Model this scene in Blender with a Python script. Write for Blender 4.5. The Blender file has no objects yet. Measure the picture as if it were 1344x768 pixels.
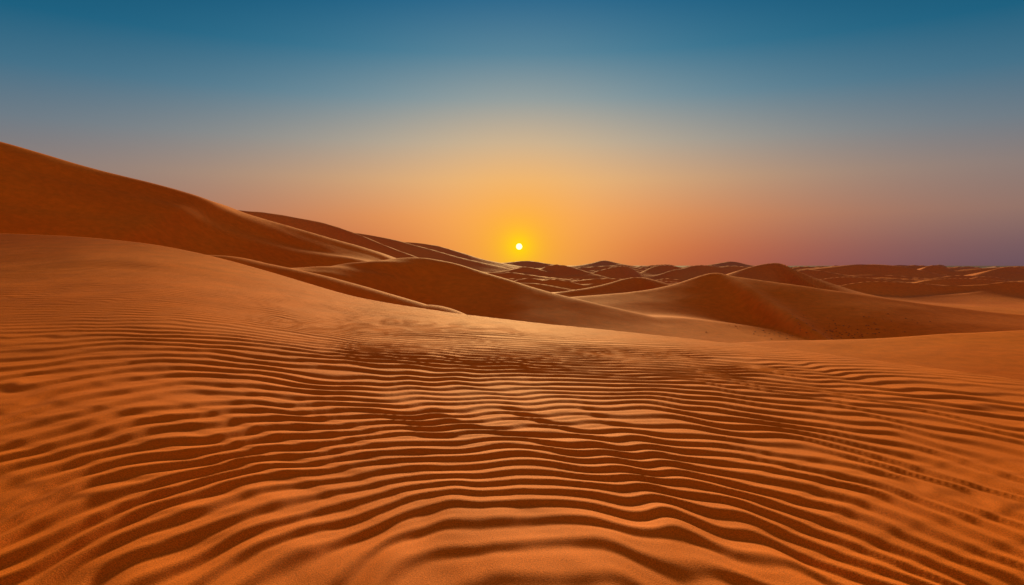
import bpy, math, numpy as np
from math import radians
rng=np.random.default_rng(7)
scene=bpy.context.scene
FPX=896.0; CAMH=1.6; PITCH=math.atan(36/896.0)
SUN_AZ=radians(0.6); SUN_EL=radians(1.55)
LAMP_EL=radians(10.5)

def W(px,py,d):
    """survey helper: bearing / elevation angles -> world position at depth d"""
    u=(px-672)/FPX; v=(384-py)/FPX
    c,s=math.cos(PITCH),math.sin(PITCH)
    fx,fy,fz=u, c+v*s, -s+v*c
    k=d/fy
    return (fx*k,d,CAMH+fz*k)

# ---------- noise ----------
class Noise:
    def __init__(s,seed):
        r=np.random.default_rng(seed); s.t=r.random((256,256)).astype(np.float32)*2-1
    def __call__(s,x,y):
        xi=np.floor(x); yi=np.floor(y); fx=(x-xi).astype(np.float32); fy=(y-yi).astype(np.float32)
        xi=xi.astype(np.int32)&255; yi=yi.astype(np.int32)&255
        fx=fx*fx*fx*(fx*(fx*6-15)+10); fy=fy*fy*fy*(fy*(fy*6-15)+10)
        x1=(xi+1)&255; y1=(yi+1)&255; t=s.t
        return (t[xi,yi]*(1-fx)+t[x1,yi]*fx)*(1-fy)+(t[xi,y1]*(1-fx)+t[x1,y1]*fx)*fy
N=[Noise(i) for i in range(10)]
def fbm(n,x,y,o=3):
    a=1;r=0
    for i in range(o):
        r=r+a*N[(n+i)%10](x*2**i+i*17.3,y*2**i+i*9.1); a*=.5
    return r
def sm(a,b,x):
    t=np.clip((x-a)/(b-a),0,1); return t*t*(3-2*t)

# ---------- polar grid ----------
NT=1400
th=np.linspace(radians(-64),radians(64),NT)
r1=np.geomspace(1.2,48,680,endpoint=False)
r2=np.geomspace(48,900,480,endpoint=False)
r3=np.geomspace(900,9000,50)
R=np.concatenate([r1,r2,r3]); NR=len(R)
RR,TT=np.meshgrid(R,th,indexing='ij')
X=(RR*np.sin(TT)).astype(np.float32); Y=(RR*np.cos(TT)).astype(np.float32)
BASE=-6.0
wx=X+ (fbm(3,X/90,Y/90,2)*3.0*sm(60,200,RR)).astype(np.float32)
wy=Y+ (fbm(5,X/24,Y/24,2)*1.5*sm(30,70,RR)+fbm(6,X/60,Y/60,2)*3*sm(100,200,RR)).astype(np.float32)

def catmull(P,n=5):
    P=np.array(P,float); out=[]
    Q=np.vstack([2*P[0]-P[1],P,2*P[-1]-P[-2]])
    for i in range(1,len(Q)-2):
        p0,p1,p2,p3=Q[i-1:i+3]
        for k in range(n):
            t=k/n
            out.append(.5*((2*p1)+(-p0+p2)*t+(2*p0-5*p1+4*p2-p3)*t*t+(-p0+3*p1-3*p2+p3)*t**3))
    out.append(P[-1]); return np.array(out)

ACC=np.zeros_like(X); BEST=np.zeros_like(X); OWN=np.zeros(X.shape,np.int16)
PW=8
def add(h,own,sl):
    h=np.maximum(h,0)
    ACC[sl]+=(h/6)**PW
    b=h>BEST[sl]
    BEST[sl]=np.where(b,h,BEST[sl]); OWN[sl]=np.where(b,own,OWN[sl])
def dune(pts,Wf,Wb,own,pf=1.3,pb=1.0,rd=.04,n=14):
    C=catmull(pts,n); C=C[np.argsort(C[:,0])]
    k=np.ones(9)/9
    yy=np.convolve(np.pad(C[:,1],4,mode='edge'),k,'valid')
    slope=np.gradient(yy,C[:,0]+np.arange(len(C))*1e-6)
    slope=np.convolve(np.pad(slope,6,mode='edge'),np.ones(13)/13,'valid')
    wm=max(Wf,Wb)*1.5
    rr=np.hypot(C[:,0],C[:,1]); tt=np.arctan2(C[:,0],C[:,1])
    i0=max(0,np.searchsorted(R,rr.min()-wm*1.5-8)-1) if rr.min()>wm*1.5+9 else 0
    i1=np.searchsorted(R,rr.max()+wm*1.5+8)+1
    mt=(wm+8)/max(rr.min(),1)
    j0=max(0,np.searchsorted(th,tt.min()-mt*1.8)); j1=min(NT,np.searchsorted(th,tt.max()+mt*1.8)+1)
    sl=(slice(i0,i1),slice(j0,j1))
    x=wx[sl]; y=wy[sl]
    if x.size==0: return
    yc=np.interp(x,C[:,0],yy); zc=np.interp(x,C[:,0],C[:,2]); sc=np.interp(x,C[:,0],slope)
    d=(yc-y)/np.sqrt(1+np.minimum(sc*sc,4))
    f=sm(-.15,.15,d/min(Wf,Wb))
    Wd=Wb+(Wf-Wb)*f; p=pb+(pf-pb)*f
    ex=np.maximum(np.maximum(C[0,0]-x,x-C[-1,0]),0)/(.8*min(Wf,Wb))
    t=np.abs(d)/Wd; q=(np.sqrt(t*t+rd*rd)-rd)
    g=np.clip(1-q,0,1)**p
    g=np.where(g<.24, g*g/.48, g-.12)/.88
    h=(zc-BASE)*g*(1-sm(0,1,ex))
    add(h.astype(np.float32),own,sl)

def D(pp,*a,**k): dune([W(*p) for p in pp],*a,**k)

full=(slice(0,NR),slice(0,NT))
# near rippled dune (brow of the dune the photographer stands on)
FL=[(-900,255,38),(-700,267,36.5),(-500,279,35),(-300,290,33.3),(-150,299,31.7),(0,306,30),(100,310,29),(200,320,28),(270,334,27),(330,350,26),(400,371,24.5),(460,389,23),(520,400,21.9),(600,412,20.3),(660,419,19.4),(720,426,18.5),(850,439,16.7),(950,450,15.4),(1050,461,14),(1150,474,12.7),(1250,487,11.7),(1344,500,11),(1450,514,10.3),(1600,533,9.5),(1800,558,8.7),(2200,590,8)]
FP=np.array([W(*p) for p in FL])
az=np.arctan2(FP[:,0],FP[:,1]); rc=np.hypot(FP[:,0],FP[:,1])
# smooth single-valued crest as a function of bearing
fine=np.linspace(az[0],az[-1],900)
def smooth(v):
    a=np.interp(fine,az,v); k=np.hanning(45); k/=k.sum()
    return np.convolve(np.pad(a,22,mode='edge'),k,'valid')
Yc=np.interp(TT,fine,smooth(rc)).astype(np.float32); Zc=np.interp(TT,fine,smooth(FP[:,2])).astype(np.float32)
t=np.clip(RR/Yc,0,None)
tn=np.minimum(t,1)
und=fbm(2,X/3.2,Y/3.2,2)*.03+fbm(6,X/8,Y/8,2)*.06*sm(3,8,RR)
znear=Zc*(tn**1.7)+und*(1-sm(.7,.95,t))
over=np.maximum(RR-Yc,0)
znear=znear-.6*(np.sqrt(over*over+.6**2)-.6)
add((znear-BASE).astype(np.float32),1,full)

# right-hand lower flat
D([(820,470,45),(900,458,45),(980,451,46),(1100,447,46),(1200,442,46),(1344,436,46),(1600,427,46),(2100,415,46)],60,11,2,pf=1.0,pb=1.1,rd=.02)
# small pale shoulder, left
D([(200,336,42),(300,336,44),(360,347,46),(430,362,48),(500,382,50),(560,400,51)],18,14,3,rd=.1)
# big dune on the left
D([(-900,20,70),(-600,70,74),(-300,122,79),(-150,154,82),(0,187,86),(130,222,92),(270,260,100),(330,283,105),(430,314,112),(500,333,118),(560,353,124),(660,380,130)],48,45,4,pf=1.1,pb=1.0,rd=.09)
# far-left ridges
D([(200,262,185),(300,275,190),(360,281,195),(420,292,200),(460,303,205),(510,320,210),(560,337,215),(620,357,220)],45,60,5,rd=.02)
D([(400,298,258),(440,301,260),(510,312,265),(560,325,270),(610,339,280),(680,354,290)],48,70,6,rd=.02)
D([(500,316,375),(560,322,380),(600,332,390),(640,343,400),(700,353,410)],60,80,7,rd=.02)
# middle dune with the rounded peak
D([(300,352,58),(400,354,66),(470,347,74),(545,340,80),(600,351,79),(660,368,76),(720,386,73),(790,404,71),(860,420,70)],26,30,8,pf=1.15,pb=1.0,rd=.03)
# middle-right long dune
D([(640,408,75),(700,400,80),(760,394,85),(830,387,90),(880,377,93),(930,361,95),(965,366,92),(1050,377,87),(1150,392,82),(1250,405,79),(1344,415,77),(1550,425,73),(1900,433,69)],24,30,9,pf=1.0,pb=1.0,rd=.015)
# dunes behind
D([(600,357,200),(660,358,200),(700,360,198),(750,370,190),(800,382,185)],22,40,10,rd=.01)
D([(680,388,118),(780,375,128),(840,362,138),(870,368,132),(930,385,122)],16,30,11,rd=.01)
D([(880,380,142),(940,363,154),(980,351,168),(1012,346,174),(1040,356,164),(1080,370,155),(1140,388,145)],20,36,12,pf=1.0,rd=.01)
D([(1010,364,213),(1060,353,226),(1120,361,216),(1190,371,208),(1280,377,198),(1380,381,190)],22,42,13,rd=.01)
D([(1120,371,253),(1180,363,262),(1215,354,272),(1240,361,266),(1300,369,256)],22,38,14,rd=.01)
D([(1180,394,138),(1280,382,150),(1344,370,160),(1450,363,170),(1600,368,180)],18,38,15,rd=.01)
D([(620,376,150),(700,370,156),(760,378,150),(820,388,146)],16,28,16,rd=.01)
D([(730,353,600),(770,346,610),(790,341.5,620),(815,347,610),(850,352,600)],50,70,17,rd=.02)
D([(900,353,650),(940,346.5,655),(962,343,660),(985,347.5,655),(1020,353,650)],50,70,18,rd=.02)
D([(600,351,450),(650,346,460),(685,343,470),(715,346,465),(760,352,460)],50,60,19,rd=.02)
# field of small far dunes
for i in range(460):
    d=float(np.exp(rng.uniform(np.log(150),np.log(1100))))
    x=rng.uniform(-.3,1.05)*d
    h=rng.uniform(3,7.9) if d>240 else rng.uniform(1.8,4.4)
    L=rng.uniform(14,42)*(1+d/500)
    an=rng.uniform(-.6,.6); b=rng.uniform(.2,.7)*L*rng.choice([-1,1])
    pts=[]
    pk=rng.uniform(-.3,.3)
    for s,hh in ((-1,0),(-.5+pk*.5,.5),(pk,1),(.5+pk*.5,.5),(1,0)):
        px=x+s*L*math.cos(an); py=d+s*L*math.sin(an)+b*s*s
        pts.append((px,py,BASE+h*hh))
    dune(pts,h*rng.uniform(2.6,3.6),h*rng.uniform(4,6.5),0,rd=.01,n=6)

und2=fbm(4,X/45,Y/45,3)*.4*sm(40,90,RR)+.08*fbm(1,X/9,Y/9,3)*sm(30,60,RR)*np.exp(-RR/400)
# wind-carved streaks along the face of the big left dune
al=.8*X+.6*Y; pe=-.6*X+.8*Y
und2=und2+fbm(3,al/55,pe/8,3)*.5*sm(42,60,RR)*(1-sm(125,160,RR))*sm(-4,-16,X)
Z=BASE+6*ACC**(1/PW)+und2

# ---------- wind ripples (modelled) ----------
x=X-.3; y=Y
n1=fbm(1,X/2.2,Y/2.2,2); n2=fbm(4,X/.8+9,Y/1.0,2); n3=fbm(7,X/5.5,Y/5.5,2); n4=fbm(0,X/1.9,Y/1.9,2)
k2=.18+3.4*np.exp(-(np.maximum(RR-2,0)/6.0)**2)
nearw=(1-sm(4,7,RR))*np.exp(-(X/2.2)**2)
q=np.sqrt((y-.8)**2+k2*x*x+.02)+ (.20+.16*nearw)*n1+ (.07+.035*nearw)*n2 + .32*n3
q=q+.05*np.sin(2*np.pi*(x+.25*y)/.95+3.5*n4)*(.65+.5*n3)
ph=2*np.pi*q/.29
q2=.93*y-.40*x+.24*fbm(3,X/1.4,Y/1.4,2); ph2=2*np.pi*q2/.40
q3=.86*y+.50*x+.24*fbm(8,X/1.6,Y/1.6,2); ph3=2*np.pi*q3/.44
def prof(p):
    return np.sin(p+.65*np.sin(p))
m1=.90+.30*N[5](X/1.2,Y/1.2)
cen=np.exp(-((X-.7)/3.2)**2)*np.exp(-((RR-7)/3.2)**2)
m2=np.clip(.3+.8*N[6](X/2.3+3,Y/2.3),0,1)
m3=np.clip(.3+.8*N[8](X/2.7,Y/2.7+5),0,1)
lowc=1-.35*np.exp(-((X+.2)/1.2)**2)*(1-sm(3.4,4.8,RR))
rip=prof(ph)*m1*lowc*.0162+(prof(ph2)*m2+prof(ph3)*m3)*(.003+.009*cen)*sm(2,5,RR)*(1-.7*sm(10,15,RR))
fade=(1-sm(.72,1.0,t)*.7)*(1-sm(1.0,1.15,t)) * (1-.75*sm(-2,-9,X)*sm(6,14,RR))*(1-.4*sm(9,20,RR))
Z=Z+rip*fade
# small hummocks and streaks close to the lens
Z=Z+(fbm(9,X/.34+.3*N[2](X,Y),Y/1.1,2)*.020+fbm(5,X/.8,Y/.8,2)*.018)*(1-sm(3.6,6.2,RR))
Z=Z.astype(np.float32)

# ---------- normals ----------
P=np.stack([X,Y,Z],-1).astype(np.float64)
dr=np.empty_like(P); dr[1:-1]=P[2:]-P[:-2]; dr[0]=P[1]-P[0]; dr[-1]=P[-1]-P[-2]
dt=np.empty_like(P); dt[:,1:-1]=P[:,2:]-P[:,:-2]; dt[:,0]=P[:,1]-P[:,0]; dt[:,-1]=P[:,-1]-P[:,-2]
NO=np.cross(dt,dr); NO/=np.linalg.norm(NO,axis=-1,keepdims=True)+1e-12
NO[NO[...,2]<0]*=-1

# ---------- material ----------
def sand_material():
    m=bpy.data.materials.new("wind_blown_sand"); m.use_nodes=True
    nt=m.node_tree; nd=nt.nodes; lk=nt.links; b=nd["Principled BSDF"]
    b.inputs["Roughness"].default_value=.85
    b.inputs["Specular IOR Level"].default_value=.04
    g=nd.new("ShaderNodeNewGeometry")
    def noise(scale,det=3,vec=None):
        n=nd.new("ShaderNodeTexNoise"); n.inputs["Scale"].default_value=scale; n.inputs["Detail"].default_value=det
        lk.new(vec or g.outputs["Position"],n.inputs["Vector"]); return n
    big=noise(.05,4); mid=noise(1.3,4); gr=noise(140,2)
    r=nd.new("ShaderNodeValToRGB"); lk.new(big.outputs["Fac"],r.inputs["Fac"])
    r.color_ramp.elements[0].position=.35; r.color_ramp.elements[0].color=(.87,.205,.009,1)
    r.color_ramp.elements[1].position=.65; r.color_ramp.elements[1].color=(.95,.268,.016,1)
    def mixc(a,bcol,fac,typ='MULTIPLY'):
        x=nd.new("ShaderNodeMix"); x.data_type='RGBA'; x.blend_type=typ
        if hasattr(fac,'links') : lk.new(fac,x.inputs[0])
        else: x.inputs[0].default_value=fac
        lk.new(a,x.inputs[6])
        if isinstance(bcol,tuple): x.inputs[7].default_value=bcol
        else: lk.new(bcol,x.inputs[7])
        return x.outputs[2]
    def ramp(src,p0,p1,c0,c1):
        q=nd.new("ShaderNodeValToRGB"); lk.new(src,q.inputs["Fac"])
        e=q.color_ramp.elements; e[0].position=p0;e[1].position=p1
        e[0].color=(c0,)*3+(1,); e[1].color=(c1,)*3+(1,); return q.outputs["Color"]
    c=mixc(r.outputs["Color"],ramp(mid.outputs["Fac"],.3,.7,.88,1.06),1.0)
    c=mixc(c,ramp(gr.outputs["Fac"],.3,.7,.64,1.2),1.0)
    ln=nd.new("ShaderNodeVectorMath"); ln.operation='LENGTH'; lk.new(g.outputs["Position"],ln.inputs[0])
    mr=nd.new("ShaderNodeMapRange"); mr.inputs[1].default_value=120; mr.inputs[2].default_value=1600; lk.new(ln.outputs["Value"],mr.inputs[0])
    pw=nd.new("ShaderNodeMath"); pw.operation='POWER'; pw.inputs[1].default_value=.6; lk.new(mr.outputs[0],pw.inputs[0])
    c=mixc(c,(.50,.27,.19,1),pw.outputs[0],'MIX')  # aerial haze painted into the base colour, growing with distance from the origin
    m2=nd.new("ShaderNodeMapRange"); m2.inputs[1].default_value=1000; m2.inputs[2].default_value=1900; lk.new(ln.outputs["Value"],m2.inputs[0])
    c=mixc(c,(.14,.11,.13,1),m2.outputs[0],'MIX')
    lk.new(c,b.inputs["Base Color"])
    mp=nd.new("ShaderNodeMapping"); mp.inputs["Scale"].default_value=(.35,1.5,.4); mp.inputs["Rotation"].default_value=(0,0,.25)
    lk.new(g.outputs["Position"],mp.inputs["Vector"])
    wv=nd.new("ShaderNodeTexWave"); wv.bands_direction='Y'; wv.inputs["Scale"].default_value=.8; wv.inputs["Distortion"].default_value=5; wv.inputs["Detail"].default_value=3; wv.inputs["Detail Scale"].default_value=.8
    lk.new(mp.outputs[0],wv.inputs["Vector"])
    mw=nd.new("ShaderNodeMapRange"); mw.inputs[1].default_value=9; mw.inputs[2].default_value=22; mw.inputs[4].default_value=.2; lk.new(ln.outputs["Value"],mw.inputs[0])
    b1=nd.new("ShaderNodeBump"); b1.inputs["Distance"].default_value=.03; lk.new(mw.outputs[0],b1.inputs["Strength"]); lk.new(wv.outputs["Fac"],b1.inputs["Height"])
    b2=nd.new("ShaderNodeBump"); b2.inputs["Distance"].default_value=.004; b2.inputs["Strength"].default_value=.8; lk.new(gr.outputs["Fac"],b2.inputs["Height"]); lk.new(b1.outputs[0],b2.inputs["Normal"])
    lk.new(b2.outputs[0],b.inputs["Normal"])
    return m
SAND=sand_material()

# ---------- build objects: faces grouped by the dune they belong to ----------
names={0:"desert_ground",1:"rippled_sand",2:"sand_flat"}
FO=OWN[:-1,:-1].copy()
FO[R[:-1]>1400,:]=0
ii,jj=np.meshgrid(np.arange(NR-1),np.arange(NT-1),indexing='ij')
a=(ii*NT+jj); quads=np.stack([a,a+1,a+NT+1,a+NT],-1)
Pf=P.reshape(-1,3).astype(np.float32); Nf=NO.reshape(-1,3).astype(np.float32)
for o in sorted(set(np.unique(FO).tolist())):
    q_=quads[FO==o]
    if len(q_)<1: continue
    u,inv=np.unique(q_.ravel(),return_inverse=True)
    me=bpy.data.meshes.new("sand_surface")
    me.vertices.add(len(u)); me.vertices.foreach_set("co",Pf[u].ravel())
    nq=len(q_)
    me.loops.add(nq*4); me.loops.foreach_set("vertex_index",inv[...].ravel().astype(np.int32))
    me.polygons.add(nq); me.polygons.foreach_set("loop_start",(np.arange(nq)*4).astype(np.int32))
    me.polygons.foreach_set("use_smooth",np.ones(nq,bool))
    me.update(calc_edges=True)
    me.normals_split_custom_set_from_vertices(Nf[u])
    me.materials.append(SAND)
    ob=bpy.data.objects.new(names.get(o,"sand_dune"),me); scene.collection.objects.link(ob)

# ---------- scattered stones at the foot of the right-hand dune ----------
def ground(px,py):
    r=math.hypot(px,py); i=min(NR-1,np.searchsorted(R,r)); j=int(np.clip(round((math.atan2(px,py)-th[0])/(th[1]-th[0])),0,NT-1))
    return float(Z[i,j])
import bmesh
bm=bmesh.new()
for i in range(220):
    cx=32+rng.normal()*4; cy=67+rng.normal()*2.2
    s=rng.uniform(.03,.09); z=ground(cx,cy)
    r_=bmesh.ops.create_icosphere(bm,subdivisions=1,radius=s)
    for v in r_['verts']:
        v.co.x=v.co.x*rng.uniform(.8,1.5)+cx; v.co.y=v.co.y*rng.uniform(.8,1.3)+cy; v.co.z=v.co.z*.45*rng.uniform(.8,1.2)+z
me=bpy.data.meshes.new("stones"); bm.to_mesh(me); bm.free()
sm_=bpy.data.materials.new("dark_stone"); sm_.use_nodes=True; b=sm_.node_tree.nodes["Principled BSDF"]
nn=sm_.node_tree.nodes.new("ShaderNodeTexNoise"); nn.inputs["Scale"].default_value=3
cr=sm_.node_tree.nodes.new("ShaderNodeValToRGB"); cr.color_ramp.elements[0].color=(.18,.06,.02,1); cr.color_ramp.elements[1].color=(.4,.14,.05,1)
sm_.node_tree.links.new(nn.outputs[0],cr.inputs[0]); sm_.node_tree.links.new(cr.outputs[0],b.inputs["Base Color"]); b.inputs["Roughness"].default_value=.9
me.materials.append(sm_)
ob=bpy.data.objects.new("desert_stones",me); scene.collection.objects.link(ob)

# ---------- world ----------
wd=bpy.data.worlds.new("sky"); scene.world=wd; wd.use_nodes=True
nt=wd.node_tree; nd=nt.nodes; lk=nt.links; nd.clear()
out=nd.new("ShaderNodeOutputWorld"); bg=nd.new("ShaderNodeBackground"); lk.new(bg.outputs[0],out.inputs[0])
tc=nd.new("ShaderNodeTexCoord")
def M(op,a,b=None,c=None,clamp=False):
    n=nd.new("ShaderNodeMath"); n.operation=op; n.use_clamp=clamp
    for i,v in enumerate((a,b,c)):
        if v is None: continue
        if isinstance(v,(int,float)): n.inputs[i].default_value=v
        else: lk.new(v,n.inputs[i])
    return n.outputs[0]
nv=nd.new("ShaderNodeVectorMath"); nv.operation='NORMALIZE'; lk.new(tc.outputs["Generated"],nv.inputs[0])
sp=nd.new("ShaderNodeSeparateXYZ"); lk.new(nv.outputs[0],sp.inputs[0])
el=M('MULTIPLY',M('ARCSINE',sp.outputs[2]),180/math.pi)       # degrees
azm=M('ABSOLUTE',M('MULTIPLY',M('SUBTRACT',M('ARCTAN2',sp.outputs[0],sp.outputs[1]),SUN_AZ),180/math.pi))
def s2l(c): return tuple((v/255/12.92 if v/255<=.04045 else ((v/255+.055)/1.055)**2.4) for v in c)+(1,)
def ramp(fac,stops):
    n=nd.new("ShaderNodeValToRGB"); lk.new(fac,n.inputs[0]); e=n.color_ramp.elements
    while len(e)<len(stops): e.new(.5)
    for k,(p,c) in enumerate(stops): e[k].position=p
    for k,(p,c) in enumerate(stops): e[k].color=s2l(c) if max(c)>3 else c+(1,)
    return n.outputs["Color"]
def E(d): return (d+3)/93
ef=M('DIVIDE',M('ADD',el,3.0),93.0,clamp=True)
toward=ramp(ef,[(E(-3),(90,45,25)),(E(0),(216,98,34)),(E(1.5),(228,114,42)),(E(4),(236,142,74)),(E(7),(222,170,120)),(E(10),(182,170,152)),(E(13.5),(120,150,162)),(E(17),(62,126,154)),(E(21.5),(8,98,138)),(E(32),(20,80,112)),(E(60),(60,62,76)),(E(90),(66,64,72))])
away=ramp(ef,[(E(-3),(70,40,30)),(E(0),(90,80,94)),(E(1.5),(106,90,98)),(E(4),(136,112,106)),(E(7),(130,120,120)),(E(10),(100,118,132)),(E(13.5),(58,108,134)),(E(17),(20,92,124)),(E(21.5),(0,74,108)),(E(32),(10,64,94)),(E(60),(60,62,76)),(E(90),(66,64,72))])
# anti-sun sky behind the photographer: warm fill band added to brighten camera-facing dunes
anti=ramp(ef,[(E(-3),(.09,.04,.018)),(E(0),(.33,.145,.07)),(E(14),(.33,.15,.08)),(E(30),(.33,.18,.11)),(E(60),(.17,.12,.11)),(E(90),(.05,.05,.06))])
fa=M('POWER',2.718,M('MULTIPLY',M('POWER',M('DIVIDE',azm,23.0),2.0),-1.0))
def mixn(f,a,b):
    x=nd.new("ShaderNodeMix"); x.data_type='RGBA'; lk.new(f,x.inputs[0]); lk.new(a,x.inputs[6])
    if isinstance(b,tuple): x.inputs[7].default_value=b
    else: lk.new(b,x.inputs[7])
    return x.outputs[2]
c=mixn(fa,away,toward)
sd=(math.sin(SUN_AZ)*math.cos(SUN_EL),math.cos(SUN_AZ)*math.cos(SUN_EL),math.sin(SUN_EL))
dp=nd.new("ShaderNodeVectorMath"); dp.operation='SUBTRACT'; lk.new(nv.outputs[0],dp.inputs[0]); dp.inputs[1].default_value=sd
dl=nd.new("ShaderNodeVectorMath"); dl.operation='LENGTH'; lk.new(dp.outputs[0],dl.inputs[0])
ang=M('MULTIPLY',dl.outputs["Value"],180/math.pi)
def glow(col,rad,pw,amp,colr):
    g=M('MULTIPLY',M('POWER',2.718,M('MULTIPLY',M('POWER',M('DIVIDE',ang,rad),pw),-1.0)),amp)
    return mixn(g,col,colr)
c=glow(c,10,1.8,.42,s2l((255,206,128)))
c=glow(c,4.8,1.6,.78,s2l((255,172,14)))
c=glow(c,1.3,1.3,.9,s2l((255,222,0)))
c=mixn(M('LESS_THAN',ang,.25),c,(3,2.4,.9,1))
mrn=nd.new("ShaderNodeMapRange"); mrn.interpolation_type='SMOOTHSTEP'; mrn.inputs[1].default_value=50; mrn.inputs[2].default_value=115; lk.new(azm,mrn.inputs[0])
c=mixn(mrn.outputs[0],c,anti)
sk=nd.new("ShaderNodeTexSky"); sk.sky_type='NISHITA'; sk.sun_disc=False; sk.sun_elevation=SUN_EL; sk.sun_rotation=SUN_AZ; sk.dust_density=4
ad=nd.new("ShaderNodeMix"); ad.data_type='RGBA'; ad.blend_type='ADD'; ad.inputs[0].default_value=.002; lk.new(c,ad.inputs[6]); lk.new(sk.outputs[0],ad.inputs[7])
lk.new(ad.outputs[2],bg.inputs[0]); bg.inputs[1].default_value=1.0

# ---------- sun ----------
L=bpy.data.lights.new("sun","SUN"); L.energy=6.5; L.angle=radians(6.5); L.color=(1,.66,.26)
so=bpy.data.objects.new("sun",L); scene.collection.objects.link(so)
so.rotation_euler=(radians(90)-LAMP_EL,0,math.pi-SUN_AZ)
so.location=(0,50,40)

# ---------- camera ----------
cd=bpy.data.cameras.new("camera"); cam=bpy.data.objects.new("camera",cd); scene.collection.objects.link(cam)
cd.sensor_width=36; cd.lens=24; cd.clip_start=.05; cd.clip_end=30000
cam.location=(0,0,CAMH); cam.rotation_euler=(math.pi/2-PITCH,0,0)
scene.camera=cam
scene.view_settings.view_transform='Standard'; scene.view_settings.look='None'; scene.view_settings.exposure=0
